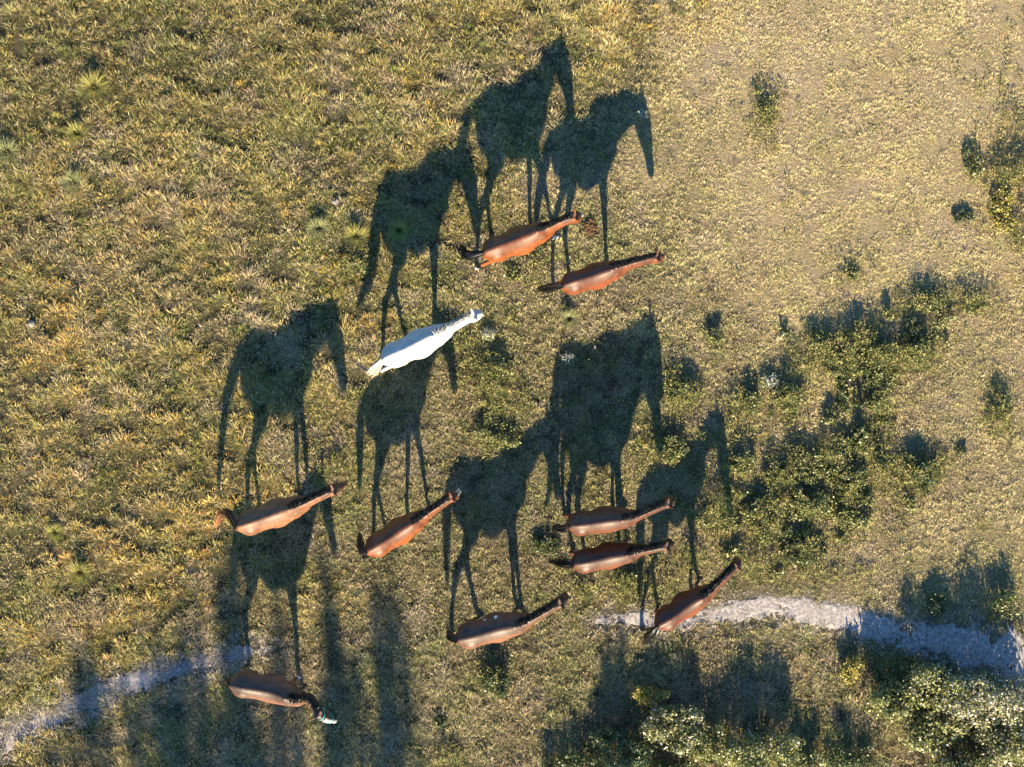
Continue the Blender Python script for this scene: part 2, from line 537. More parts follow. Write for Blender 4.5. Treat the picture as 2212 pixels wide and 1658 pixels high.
PT = ([(.32, .29, .09), (.28, .26, .07), (.38, .32, .13), (.20, .21, .06)], [3, 3, 2, 2])
PB = ([(.28, .28, .13), (.22, .24, .10), (.34, .32, .17)], [3, 3, 2])
PG = ([(.20, .26, .07), (.26, .30, .09), (.32, .32, .12)], [3, 3, 2])
GT = "starburst grass tussocks in the rough pasture"
for a in [(207, 192, .34, "round yellow green tussock alone in the rough grass near the upper left corner", PT),
          (690, 495, .26, "pale green spiky tussock left of the white horse's shadow rump", PB),
          (770, 512, .28, "yellow tussock touching the left edge of the white horse's shadow", PT),
          (862, 500, .26, "green tussock inside the shadow of the white horse", PG),
          (175, 1236, .27, "small yellow starburst tussock in the grass far left of the leftmost bay horse", PT),
          (170, 290, .26, "yellowish tussock just below the round one near the upper left corner", PT),
          (18, 330, .30, "pale tussock cut by the left edge of the photo, upper part", PB),
          (160, 395, .26, "bluish green tussock below the two yellow ones in the upper left", PB),
          (1230, 690, .22, "bright green tussock below the hindquarters of the right bay of the top pair", PB),
          (120, 1570 - 420, .2, "yellow tuft by the left edge, level with the leftmost bay horse's head", PT)]:
    tussock(a[0], a[1], a[2], a[3], a[4], group=GT)


def leaf_cloud(n, lobes, size, pal, up=.35, light=None, loose=0.0):
    """n leaves spread over ellipsoid lobes [(x,y,z,rx,ry,rz)]; returns mesh arrays"""
    vol = np.array([l[3] * l[4] * l[5] for l in lobes]) ** .7; vol /= vol.sum()
    li = rng.choice(len(lobes), n, p=vol)
    L = np.array(lobes)[li]
    d = rng.normal(size=(n, 3)); d /= np.linalg.norm(d, axis=1)[:, None]
    rad = rng.random(n) ** .5 * (1 + np.abs(rng.normal(0, .28, n)))
    c = L[:, :3] + d * L[:, 3:] * rad[:, None]
    if loose > 0:
        k = rng.random(n) < loose
        cc_ = L[:, :3].mean(0); ex = np.abs(L[:, :3] - cc_).max(0) + L[:, 3:].mean(0) * .6
        q_ = rng.normal(size=(k.sum(), 3)); q_ /= np.linalg.norm(q_, axis=1)[:, None]
        c[k] = cc_ + q_ * (rng.random(k.sum()) ** .45)[:, None] * ex
    c[:, 2] = np.maximum(c[:, 2], .03)
    # leaf frame: roughly facing outwards and up
    nrm = d * .6 + rng.normal(size=(n, 3)) * .55 + np.array([0, 0, up])
    nrm /= np.linalg.norm(nrm, axis=1)[:, None]
    t = np.cross(nrm, rng.normal(size=(n, 3))); t /= np.linalg.norm(t, axis=1)[:, None]
    b = np.cross(nrm, t)
    s = size * rng.uniform(.6, 1.35, n)[:, None]
    w = s * .38
    tip = c + t * s * .5 - nrm * s * .12
    co = np.stack([c - t * s * .5, c + b * w, tip, c - b * w], 1).reshape(-1, 3)
    # whole twigs share a tint
    tw = N1(c[:, 0] * 3 + c[:, 2] * 5, c[:, 1] * 3 - c[:, 2] * 3, .5, 2)
    cc = pick(*pal, n) * (0.6 + .65 * tw)[:, None] * rng.uniform(.75, 1.15, n)[:, None]
    if light is not None:
        k = rng.random(n) < light[1]
        cc[k] = np.array(light[0]) * rng.uniform(.8, 1.15, k.sum())[:, None]
    col = np.repeat(cc, 4, 0)
    f = np.arange(4 * n, dtype=np.int32).reshape(-1, 4)
    return co, f, col


def tube_mesh(segs, name):
    """segs: list of (p0,p1,r0,r1) -> tapered 6-sided sticks"""
    co = []; f = []
    for p0, p1, r0, r1 in segs:
        p0 = Vector(p0); p1 = Vector(p1)
        d = (p1 - p0).normalized()
        u = d.orthogonal().normalized(); v = d.cross(u)
        b = len(co)
        for p, r in ((p0, r0), (p1, r1)):
            for k in range(6):
                a = k * math.pi / 3
                co.append(p + u * math.cos(a) * r + v * math.sin(a) * r)
        for k in range(6):
            f.append((b + k, b + (k + 1) % 6, b + 6 + (k + 1) % 6, b + 6 + k))
    return fast_mesh(name, np.array([list(c) for c in co]), np.array(f, dtype=np.int32), smooth=True)


PAL_BUSH = ([(.15, .17, .045), (.22, .23, .065), (.30, .29, .10), (.09, .11, .035)], [3, 4, 3, 2])
PAL_PALE = ([(.17, .19, .055), (.25, .25, .09), (.32, .29, .14), (.10, .12, .035)], [3, 3, 3, 2])
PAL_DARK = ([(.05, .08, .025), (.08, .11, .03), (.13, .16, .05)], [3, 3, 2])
PAL_YEL = ([(.34, .28, .05), (.24, .26, .06), (.42, .32, .06)], [3, 2, 2])


def shrub(px, py, rx, ry, h, n, size, pal, label, name="shrub", cat="shrub", group=None, light=None, nl=None, low=.25):
    loc = W(px, py, 0)
    e = empty(name, (loc.x, loc.y, 0))
    tag(e, label, cat, group)
    nl = nl or 9
    lobes = []
    for i in range(nl):
        a = rng.uniform(0, 2 * np.pi); q = math.sqrt(rng.random()) * .95
        s = rng.uniform(.14, .34) * (1.25 if nl < 12 else 1)
        cz = h * rng.uniform(low, .72) * (1 - .3 * q)
        lobes.append((math.cos(a) * q * rx, math.sin(a) * q * ry, cz, rx * s, ry * s, h * rng.uniform(.12, .30)))
    co, f, col = leaf_cloud(n, lobes, size, pal, light=light, loose=.28)
    link_mesh("leaves", fast_mesh("leaves", co, f, col), M_LEAF, e)
    segs = []
    for l in lobes:
        mid = Vector((l[0] * .45 + rng.normal() * .03, l[1] * .45 + rng.normal() * .03, l[2] * .5))
        tip = Vector((l[0], l[1], l[2] + l[5] * .6))
        segs += [((l[0] * .08, l[1] * .08, -.03), mid, .012 + .008 * h, .009 + .004 * h), (mid, tip, .009 + .004 * h, .004)]
        for j in range(3):
            q = Vector((l[0] + rng.normal() * l[3] * .5, l[1] + rng.normal() * l[4] * .5, l[2] + rng.uniform(0, l[5] * .8)))
            segs.append((mid, q, .007, .003))
    link_mesh("stems", tube_mesh(segs, "stems"), M_BARK, e)
    return e


CR = (.50, .44, .36)
cream = (CR, .07)
GB = "leafy bushes in the lower right corner"
for a in [
    (2120, 1500, .95, .55, 1.50, 11000, .055, PAL_PALE, "large bush full of pinkish cream flowers below the track at the right edge", (CR, .26), 26),
    (2010, 1475, .65, .45, 1.30, 7500, .055, PAL_BUSH, "bush with scattered cream flowers left of the large flowering bush below the track", (CR, .10), 20),
    (1915, 1500, .60, .50, 1.05, 5500, .055, PAL_BUSH, "bright yellow green bush at the upper left of the bush mass in the corner", None, 18),
    (2010, 1570, .70, .45, 1.05, 6000, .055, PAL_BUSH, "bright green bush in the middle of the bush mass in the corner", cream, 20),
    (2160, 1600, .75, .50, 1.30, 7000, .055, PAL_PALE, "pale green bush at the right edge under the large flowering bush", cream, 22),
    (2060, 1655, .80, .45, 1.10, 6500, .055, PAL_BUSH, "green bush cut by the bottom edge below the middle of the corner bush mass", cream, 20),
    (1640, 1615, .85, .50, 1.35, 9000, .052, PAL_BUSH, "green bush with pale leaf tips cut by the bottom edge between two dark shadows", (CR, .07), 24),
    (1740, 1655, .50, .35, .80, 3000, .050, PAL_BUSH, "small green bush at the bottom edge, right flank of the bush with pale leaf tips", cream, 12),
    (1450, 1565, .62, .50, 1.05, 6500, .055, PAL_PALE, "pale green bush beneath the horse on the track, brightest of the bottom middle", (CR, .08), 22),
    (1540, 1600, .50, .45, .95, 3600, .050, PAL_BUSH, "green bush filling the gap between the two brightest bottom bushes", None, 14),
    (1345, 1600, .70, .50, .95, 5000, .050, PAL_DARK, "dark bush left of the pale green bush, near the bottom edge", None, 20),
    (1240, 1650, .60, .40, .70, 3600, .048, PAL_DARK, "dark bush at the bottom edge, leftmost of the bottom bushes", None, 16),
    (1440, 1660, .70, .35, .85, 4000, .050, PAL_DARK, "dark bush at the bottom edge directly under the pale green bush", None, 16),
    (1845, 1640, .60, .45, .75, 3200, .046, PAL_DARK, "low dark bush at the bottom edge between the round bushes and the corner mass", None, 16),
    (1835, 1445, .28, .30, .50, 1200, .050, PAL_YEL, "small yellow leaved sapling just left of the bright yellow green bush", None, 8),
    (1400, 1500, .35, .30, .60, 1500, .046, PAL_YEL, "small golden leaved bush above the pale green bush, under the track", None, 10),
    (2165, 1305, .35, .35, .50, 1500, .046, PAL_BUSH, "small bush on the far verge of the track at the right edge", None, 10),
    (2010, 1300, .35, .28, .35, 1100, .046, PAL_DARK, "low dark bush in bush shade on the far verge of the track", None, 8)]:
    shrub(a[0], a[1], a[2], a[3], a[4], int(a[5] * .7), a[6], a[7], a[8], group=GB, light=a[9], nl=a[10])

GW = "small weed clumps scattered over the right pasture"
weeds = [
    (1885, 765, .34, .3, .34, 900, "tall dark weed clump at the top of the big weedy patch on the right", PAL_BUSH),
    (1905, 825, .36, .3, .30, 900, "dense weed clump with tiny white flowers in the middle of the upper weedy patch", PAL_BUSH),
    (1990, 765, .28, .25, .28, 600, "weed clump at the right end of the upper weedy patch", PAL_BUSH),
    (1830, 790, .3, .3, .25, 600, "weed clump at the left end of the upper weedy patch", PAL_BUSH),
    (1860, 950, .2, .3, .38, 500, "narrow tall weed between the upper and the lower weedy patch", PAL_BUSH),
    (1985, 1015, .38, .3, .32, 1000, "lone rounded weed clump right of the lower weedy patch", PAL_DARK),
    (1740, 1010, .45, .3, .32, 900, "wide weed clump on the upper left rim of the lower weedy patch", PAL_BUSH),
    (1830, 1030, .5, .32, .32, 1100, "bright wide weed clump in the lower weedy patch", PAL_BUSH),
    (1750, 1095, .5, .35, .35, 1100, "weed clump at the bottom of the lower weedy patch", PAL_BUSH),
    (1840, 1110, .4, .3, .3, 800, "weed clump at the lower right of the lower weedy patch", PAL_BUSH),
    (1640, 1105, .4, .32, .35, 900, "weed clump right of the rightmost horse's shadow", PAL_BUSH),
    (1600, 1000, .3, .3, .3, 700, "weed clump over the ears of the rightmost horse's shadow", PAL_BUSH),
    (1475, 845, .4, .28, .3, 900, "weed clump just right of the double horse shadow's muzzle", PAL_BUSH),
    (1540, 725, .22, .2, .28, 350, "small lone weed up the slope from the double horse shadow", PAL_BUSH),
    (1450, 970, .36, .3, .35, 900, "weed clump between the double horse shadow and the rightmost horse's shadow", PAL_BUSH),
    (1700, 860, .36, .3, .3, 800, "weed clump below the white flowers, left of the upper weedy patch", PAL_BUSH),
    (1620, 870, .16, .25, .35, 350, "thin upright weed left of the one with the white flowers", PAL_BUSH),
    (2100, 665, .26, .2, .22, 500, "weed clump alone on the open turf near the right edge", PAL_BUSH),
    (2000, 660, .26, .24, .22, 450, "flat weed left of the lone clump near the right edge", PAL_BUSH),
    (2165, 890, .18, .2, .25, 300, "small weed at the right edge beside the upper weedy patch", PAL_BUSH),
    (2075, 975, .12, .12, .16, 150, "tiny weed right of the lone rounded clump", PAL_DARK),
    (1070, 1470, .34, .3, .34, 1000, "dark green weed clump alone beneath the black maned horse in the middle bottom", PAL_DARK),
    (955, 1560, .16, .14, .14, 220, "tiny dark weed lower left of the lone clump in the bottom middle", PAL_DARK),
    (1085, 935, .5, .3, .26, 900, "broad weed clump over the neck of the black maned horse's shadow", PAL_BUSH),
    (1075, 800, .3, .3, .24, 500, "thin weed patch right of the white horse's muzzle shadow", PAL_BUSH),
    (985, 740, .2, .16, .16, 250, "small weed just under the white horse's neck", PAL_BUSH),
    (775, 575, .26, .22, .22, 500, "dark weed at the left side of the white horse's shadow hind legs", PAL_BUSH),
    (1105, 590, .22, .2, .18, 350, "small weed just below the top left bay horse", PAL_BUSH),
    (2160, 450, .3, .5, .3, 700, "yellowing weed patch on the right edge of the photo", PAL_YEL),
    (2100, 350, .2, .4, .25, 500, "narrow dark weed strip near the upper right edge", PAL_BUSH),
    (2080, 470, .22, .18, .16, 250, "small dark weed below the narrow strip near the upper right edge", PAL_DARK),
    (1655, 240, .2, .3, .2, 350, "small dark weed alone in the upper right turf", PAL_BUSH),
    (1840, 590, .16, .16, .16, 200, "small weed in the turf right of the two top bay horses", PAL_BUSH),
    (1720, 1200, .42, .26, .3, 700, "dark weed clump right of the rightmost horse's head", PAL_DARK),
    (1355, 1250, .3, .22, .2, 500, "low weed patch between the two stacked bays and the track", PAL_BUSH),
    (1180, 1180, .3, .2, .22, 500, "dark weed tangled at the tail of the lower of the two stacked bays", PAL_DARK),
]
for (px, py, rx, ry, h, n, lab, pal) in weeds:
    lt = ((.75, .74, .72), .02) if 'white flowers in' in lab else None
    shrub(px, py, rx * 1.1, ry * 1.0, h * (1.3 if px < 2040 and py > 650 else .9), int(n * 1.8), .042, pal, lab, name="weed_clump", cat="weed", group=GW, light=lt, nl=20, low=.15)

BAND = [(1800, 745, 60, 40), (1900, 745, 60, 40), (1960, 720, 40, 40), (1860, 860, 90, 40), (1930, 880, 50, 40), (1790, 870, 60, 50), (1840, 980, 50, 60),
        (1760, 1030, 80, 40), (1860, 1060, 90, 40), (1700, 1060, 80, 60), (1800, 1120, 90, 40), (1690, 1150, 90, 40), (1590, 1120, 60, 50), (1620, 1180, 80, 40), (1740, 1190, 60, 30), (1560, 1040, 40, 40)]
WHERE = ["at the upper left rim of the upper weedy patch", "in the top middle of the upper weedy patch", "at the upper right tip of the upper weedy patch",
         "along the bottom of the upper weedy patch", "at the lower right corner of the upper weedy patch", "left of the bottom of the upper weedy patch",
         "in the narrow neck between the two weedy patches", "along the upper left of the lower weedy patch", "along the right side of the lower weedy patch",
         "at the left end of the lower weedy patch", "in the bottom middle of the lower weedy patch", "at the lower left of the lower weedy patch",
         "just right of the rightmost horse shadow's legs", "above the head of the horse on the track", "between the lower weedy patch and the track",
         "beside the head of the rightmost horse shadow"]
for k_ in range(64):
    b_ = BAND[k_ % len(BAND)]
    q_ = rng.normal(size=2) * .8
    r_ = rng.uniform(.12, .27)
    shrub(b_[0] + q_[0] * b_[2], b_[1] + q_[1] * b_[3], r_ * rng.uniform(.8, 1.4), r_, rng.uniform(.18, .42), int(r_ * 1900), .042, PAL_BUSH if rng.random() < .75 else PAL_DARK,
          "small leafy weed " + WHERE[k_ % len(BAND)], name="weed", cat="weed", group="small weeds " + WHERE[k_ % len(BAND)], nl=6, low=.2)



def stone_patch(px, py, r, label, mat=M_STONE, name="stone", cat="stone", n=1, flat=.35, size=None):
    loc = W(px, py, 0)
    bm = bmesh.new()
    for i in range(n):
        q = (random.gauss(0, r * .5), random.gauss(0, r * .5)) if n > 1 else (0, 0)
        s = size or r
        g = bmesh.ops.create_icosphere(bm, subdivisions=2, radius=s * random.uniform(.7, 1.2),
                                       matrix=Matrix.Translation((q[0], q[1], s * flat * .6)) @ Matrix.Rotation(random.random() * 6, 4, 'Z') @ Matrix.Diagonal((1, random.uniform(.6, .9), flat, 1)))
        for v in g['verts']:
            k = 1 + random.uniform(-.13, .13)
            v.co.x = q[0] + (v.co.x - q[0]) * k; v.co.y = q[1] + (v.co.y - q[1]) * k; v.co.z *= k
    me = bpy.data.meshes.new(name); bm.to_mesh(me); bm.free()
    o = link_mesh(name, me, mat); o.location = (loc.x, loc.y, 0)
    return tag(o, label, cat)


stone_patch(783, 228, .085, "small pale grey stone in the grass left of the top horse shadow", flat=.8)
stone_patch(725, 437, .08, "small pale stone left of the white horse's shadow back", flat=.8)
stone_patch(70, 700, .09, "small pale stone near the left edge in the yellow grass", flat=.8)
stone_patch(1272, 493, .17, "heap of reddish brown horse dung between the two top bay horses", M_DUNG, "dung_heap", "dung", n=60, size=.035, flat=.7)
stone_patch(1330, 835, .18, "heap of dark brown dung inside the double horse shadow", M_DUNG, "dung_heap", "dung", n=60, size=.035, flat=.7)


def flower_clump(px, py, r, n, label):
    loc = W(px, py, 0)
    lobes = [(0, 0, .14, r, r * .8, .10)]
    co, f, col = leaf_cloud(n, lobes, .035, ([(.46, .42, .43), (.38, .34, .36), (.2, .24, .1)], [2, 2, 2]), up=.9)
    e = empty("flowering_weed", (loc.x, loc.y, 0)); tag(e, label, "weed")
    tag(link_mesh("petals", fast_mesh("petals", co, f, col), M_LEAF, e), kind="stuff")
    co, f, col = leaf_cloud(int(n * 1.5), [(0, 0, .08, r, r * .8, .08)], .05, PAL_BUSH, up=.5)
    link_mesh("leaves", fast_mesh("leaves", co, f, col), M_LEAF, e)


flower_clump(1662, 825, .2, 260, "weed with a cluster of white and lilac flowers right of the double horse shadow")
flower_clump(1228, 775, .14, 160, "few pale flowers inside the rump of the double horse shadow")
flower_clump(1055, 722, .16, 180, "pale dry flower head patch just right of the white horse's head")
flower_clump(1385, 250, .12, 150, "pale flowers under the head shadow of the right bay of the top pair")


# ------------------------------------------------------------------ saplings south of the frame; their shadows cross the lower left
def sapling(x, y, h, r, label, n=2600):
    e = empty("sapling_tree", (x, y, 0))
    tag(e, label, "tree", "slender saplings standing beyond the lower left edge")
    segs = []
    zs = np.linspace(-.05, h * .97, 9)
    pts = [Vector((rng.normal() * .05 * (i > 0), rng.normal() * .05 * (i > 0), z)) for i, z in enumerate(zs)]
    for i in range(8):
        segs.append((pts[i], pts[i + 1], .075 * (1 - i / 9), .075 * (1 - (i + 1) / 9)))
    lobes = []
    for i in range(34):
        t = rng.uniform(.25, 1.0) if i > 12 else rng.uniform(.80, 1.0)
        a = rng.uniform(0, 6.28)
        rad = r * min(1, (1.12 - t) * 3.5) * rng.uniform(.2, 1.1)
        c = Vector((math.cos(a) * rad, math.sin(a) * rad, t * h))
        lobes.append((c.x, c.y, c.z, r * rng.uniform(.10, .22), r * rng.uniform(.10, .22), min(h * rng.uniform(.03, .08), .8)))
        b = Vector((0, 0, t * h - rad * .8))
        segs.append((b, c, .02, .006))
    link_mesh("trunk", tube_mesh(segs, "trunk"), M_BARK, e)
    co, f, col = leaf_cloud(n, lobes, .11, PAL_BUSH)
    link_mesh("crown", fast_mesh("crown", co, f, col), M_LEAF, e)


cotE = 1 / math.tan(R(SUN_EL))


def sap(pxtop, pytop, yb, r, label, n=2600):
    """sapling standing at world y=yb whose shadow tip falls on photo point pxtop, pytop"""
    yt = (829 - pytop) / 100
    d = yt - yb
    sapling((pxtop - 1106) / 100 + d * math.tan(R(3)), yb, d / cotE, r, label, n)


for k, (a, b, yb, r, lab, n) in enumerate([
    (500, 1250, -31, .8, "tallest sapling beyond the bottom edge, below the lower left horse", 3200),
    (702, 1262, -30, .5, "second tallest sapling beyond the bottom edge, right of the tallest one", 1900),
    (815, 1330, -29, .9, "bushy sapling beyond the bottom edge, rightmost of the lower left row", 2200),
    (600, 1340, -33, .8, "thin sapling beyond the bottom edge, between the two tallest ones", 2400),
    (410, 1400, -30, .8, "sapling beyond the bottom edge, directly left of the tallest one", 3600),
    (310, 1450, -28, 1.1, "broad sapling beyond the bottom edge, third from the left", 3000),
    (190, 1480, -28, 1.1, "broad sapling beyond the bottom edge, leftmost of its row", 3000),
    (860, 1490, -27, .9, "short sapling beyond the bottom edge, under the gap between two horses", 2400),
    (730, 1440, -26, 1.3, "short broad sapling beyond the bottom edge, right of the lower left horse's head", 3000),
    (560, 1500, -25, 1.5, "broad bushy tree beyond the bottom edge, below the belly of the lower left horse", 5200),
    (400, 1530, -25, 1.5, "broad bushy tree beyond the bottom edge, between the lower left horse and the path", 5200),
    (1330, 1400, -20, .6, "thin sapling beyond the bottom edge, left of the dark bushes", 1600)]):
    sap(a, b, yb, r, lab, n)

# ------------------------------------------------------------------ horses
def ring_tube(bm, rings):
    """rings: list of lists of Vector (same count); closed tube"""
    vs = [[bm.verts.new(p) for p in r] for r in rings]
    n = len(rings[0])
    for a, b in zip(vs[:-1], vs[1:]):
        for k in range(n):
            bm.faces.new((a[k], a[(k + 1) % n], b[(k + 1) % n], b[k]))
    bm.faces.new(vs[0][::-1]); bm.faces.new(vs[-1])


def limb(bm, pts, n=14):
    """pts: (Vector, half width lateral, half depth)"""
    rings = []
    for i, (p, w, d) in enumerate(pts):
        a = pts[max(0, i - 1)][0]; b = pts[min(len(pts) - 1, i + 1)][0]
        t = (b - a).normalized()
        side = Vector((0, 1, 0)) if abs(t.y) < .9 else Vector((1, 0, 0))
        up = t.cross(side).normalized(); side = up.cross(t).normalized()
        rings.append([p + side * math.cos(k / n * 2 * math.pi) * w + up * math.sin(k / n * 2 * math.pi) * d for k in range(n)])
    ring_tube(bm, rings)


def oriented(bm, pts, n=16):
    """pts: (Vector, half side, half up, side vec, up vec, pinch)"""
    rings = []
    for p, w, d, s, u, pin in pts:
        r = []
        for k in range(n):
            a = k / n * 2 * math.pi
            ww = w * (1 - pin * max(0, math.sin(a)) ** 1.5)
            r.append(p + s * math.cos(a) * ww + u * math.sin(a) * d)
        rings.append(r)
    ring_tube(bm, rings)


def ellipsoid(bm, c, r, rot=None):
    M = Matrix.Translation(c) @ (rot.to_4x4() if rot else Matrix.Identity(4)) @ Matrix.Diagonal((*r, 1))
    bmesh.ops.create_uvsphere(bm, u_segments=20, v_segments=14, radius=1, matrix=M)


# x, top, bottom, half width
TRUNK = [(-.80, 1.34, 1.12, .06), (-.77, 1.40, 1.03, .105), (-.70, 1.455, .97, .165), (-.58, 1.50, .92, .222), (-.45, 1.52, .91, .255), (-.32, 1.505, .89, .262), (-.20, 1.475, .855, .268),
         (-.06, 1.45, .82, .285), (.08, 1.445, .79, .300), (.20, 1.46, .785, .290), (.31, 1.50, .80, .268), (.41, 1.535, .83, .235), (.50, 1.51, .86, .215), (.60, 1.45, .90, .195), (.70, 1.36, .97, .165), (.765, 1.25, 1.05, .10)]


def lerp(a, b, t): return a + (b - a) * t


def strands(paths, width, cols):
    """paths: (n, k, 3) poly lines -> ribbons"""
    n, k, _ = paths.shape
    tg = np.gradient(paths, axis=1)
    sd_ = np.cross(tg, rng.normal(size=(n, 1, 3))); sd_ /= np.linalg.norm(sd_, axis=2)[:, :, None] + 1e-9
    ww = (width * np.linspace(1, .35, k))[None, :, None] * rng.uniform(.7, 1.3, (n, 1, 1))
    L = paths - sd_ * ww; Rr = paths + sd_ * ww
    co = np.stack([L, Rr], 2).reshape(-1, 3)
    b = (np.arange(n)[:, None] * (2 * k) + np.arange(k - 1)[None, :] * 2).ravel()
    f = np.stack([b, b + 1, b + 3, b + 2], 1).astype(np.int32)
    return co, f, np.repeat(cols, 2 * k, 0)


def bez(P, t):
    """Catmull style polyline sample"""
    P = [Vector(p) for p in P]
    n = len(P) - 1
    u = min(t * n, n - 1e-6); i = int(u); f = u - i
    p0 = P[max(0, i - 1)]; p1 = P[i]; p2 = P[i + 1]; p3 = P[min(n, i + 2)]
    return 0.5 * ((2 * p1) + (p2 - p0) * f + (2 * p0 - 5 * p1 + 4 * p2 - p3) * f * f + (3 * p1 - p0 - 3 * p2 + p3) * f * f * f)


def make_horse(S):
    sx, sz = S['len'], S['hgt']
    sy = S.get('wid', sx * .95)
    hd = R(S['heading'])
    cz = 1.2 * sz
    c = W(*S['c'], cz)
    root = empty("horse", (c.x, c.y, 0), hd)
    tag(root, S['label'], "horse", "horses walking over the pasture in long evening light")
    inv = Matrix.Rotation(-hd, 4, 'Z') @ Matrix.Translation((-c.x, -c.y, 0))

    def loc(px, py, z): return inv @ W(px, py, z)

    def V(x, y, z): return Vector((x * sx, y * sy, z * sz))
    bm = bmesh.new()
    # trunk; spine may bend sideways towards the front
    bend = S.get('bend', 0.0)

    def by(x): return bend * max(0, x + .1) ** 2
    rings = []
    n = 22
    for (x, zt, zb, w) in TRUNK:
        r = []
        zm = zb + (zt - zb) * .47
        for k in range(n):
            a = k / n * 2 * math.pi
            cs, sn = math.cos(a), math.sin(a)
            u = abs(cs) if sn <= 0 else abs(cs) ** 1.3
            yy = math.copysign(u, cs) * w
            zz = zm + (zt - zm) * (1 - u ** 1.5) ** .68 if sn > 0 else zm + (zm - zb) * sn
            r.append(V(x, by(x) + yy, zz))
        rings.append(r)
    ring_tube(bm, rings)
    # haunches, flank, shoulders, belly
    for s in (1, -1):
        ellipsoid(bm, V(-.48, s * .13, 1.15), V(.24, .15, .28))
        ellipsoid(bm, V(-.40, s * .165, 1.00), V(.15, .12, .22))
        ellipsoid(bm, V(.47, s * .11 + by(.47), 1.15), V(.16, .115, .27))
        ellipsoid(bm, V(.66, s * .07 + by(.66), 1.12), V(.12, .10, .13))
    ellipsoid(bm, V(.05, 0, 1.03), V(.38, .328, .25))
    # legs
    feet = []
    hoofs = S.get('hoof', [0, 0, 0, 0])          # forward shift of hoof: FL FR HL HR
    lift = S.get('lift', [0, 0, 0, 0])
    for i, (s, front) in enumerate(((1, True), (-1, True), (1, False), (-1, False))):
        dx = hoofs[i]; lf = lift[i]
        if front:
            P = [(.43, 1.20, .095, .14), (.41, 1.02, .085, .125), (.40, .88, .07, .095), (.415, .74, .055, .07), (.425, .60, .045, .053), (.43, .49, .042, .047), (.43, .43, .040, .043),
                 (.425, .36, .030, .034), (.425, .24, .029, .033), (.43, .15, .036, .040), (.455, .09, .031, .034), (.485, .035, .038, .042)]
            ztop = 1.0; yb, yt = .115, .15
        else:
            P = [(-.50, 1.25, .12, .17), (-.47, 1.08, .115, .160), (-.42, .94, .090, .125), (-.44, .83, .068, .090), (-.52, .71, .052, .068), (-.60, .61, .045, .06), (-.65, .54, .044, .056), (-.655, .47, .040, .048),
                 (-.645, .38, .033, .038), (-.635, .25, .031, .035), (-.63, .15, .038, .042), (-.605, .09, .032, .035), (-.575, .035, .039, .044)]
            ztop = 1.05; yb, yt = .125, .16
        pts = []
        for (x, z, w, d) in P:
            k = max(0, (ztop - z) / ztop)
            kk = k ** 1.1
            xx = x + dx * kk
            # lifted limb: fold below the knee
            if lf and z < .5:
                q = (.5 - z) / .5
                xx -= (.28 if front else .18) * q * lf * (1 if front else .4)
                z = z + lf * .38 * q
            y = s * lerp(yt, yb, k) + (by(x) if front else 0)
            lg = 1.22 if z < .6 else 1.05
            pts.append((V(xx, y, z), w * sy * lg, d * sx * lg))
        limb(bm, pts)
        f = pts[-1][0]
        feet.append((f, (pts[-1][0] - pts[-2][0]).normalized(), lf))
    # neck
    ph = S.get('poll_h', 1.62)
    T = loc(*S['poll'], ph)
    B0 = V(.40, by(.40), 1.24); B1 = V(.62, by(.62) , 1.27)
    poll = T - Vector((0, 0, .05))
    mid = B1.lerp(poll, .5) + Vector((0, 0, S.get('arch', .03)))
    if 'neckmid' in S:
        mm = loc(*S['neckmid'], ph); mid.x, mid.y = mm.x, mm.y
    CP = [B0, B1, mid, poll]
    nk = []
    K = 12
    prof = [(.30, .17), (.285, .155), (.265, .138), (.245, .122), (.225, .108), (.205, .098), (.188, .09), (.172, .084), (.158, .08), (.146, .078), (.135, .076), (.125, .074), (.11, .07)]
    necks = []
    for i in range(K + 1):
        t = i / K
        p = bez(CP, t); q = bez(CP, min(1, t + .03)) - bez(CP, max(0, t - .03))
        q.normalize()
        side = Vector((0, 0, 1)).cross(q); side = side.normalized() if side.length > .01 else Vector((0, 1, 0))
        up = q.cross(side).normalized()
        d, w = prof[i]; d *= 1.12; w *= 1.28
        # blend the first rings from vertical planes
        nk.append((p, w * sy, d * sz * .95, side, up, .6))
        necks.append((p, d * sz * .95, side, up))
    oriented(bm, nk, 18)
    # head
    yaw = S.get('yaw', None)
    hdir = nk[-1][0] - nk[-4][0]
    hy = math.atan2(hdir.y, hdir.x) if yaw is None else R(yaw) - hd
    pit = R(S.get('pitch', 79))
    h = Vector((math.cos(hy) * math.cos(pit), math.sin(hy) * math.cos(pit), -math.sin(pit)))
    hs = Vector((-math.sin(hy), math.cos(hy), 0))
    hu = h.cross(hs).normalized()          # towards the face front
    if hu.dot(Vector((math.cos(hy), math.sin(hy), 0.2))) < 0: hu = -hu
    hsz = (sx + sz) / 2 * 1.09
    H0 = poll + Vector((0, 0, .0))
    HP = [(-.07, .055, .06, -.02), (-.02, .078, .10, -.03), (.06, .092, .125, -.03), (.14, .098, .145, -.03), (.22, .095, .135, -.02), (.30, .078, .108, -.008), (.38, .062, .085, 0), (.46, .055, .072, .0), (.53, .056, .068, 0), (.58, .052, .06, 0), (.62, .035, .04, 0)]
    oriented(bm, [(H0 + h * (a * hsz) + hu * ((o_ + .05) * hsz), w * hsz * 1.08, d * hsz * 1.12, hs, hu, .25) for a, w, d, o_ in HP], 16)
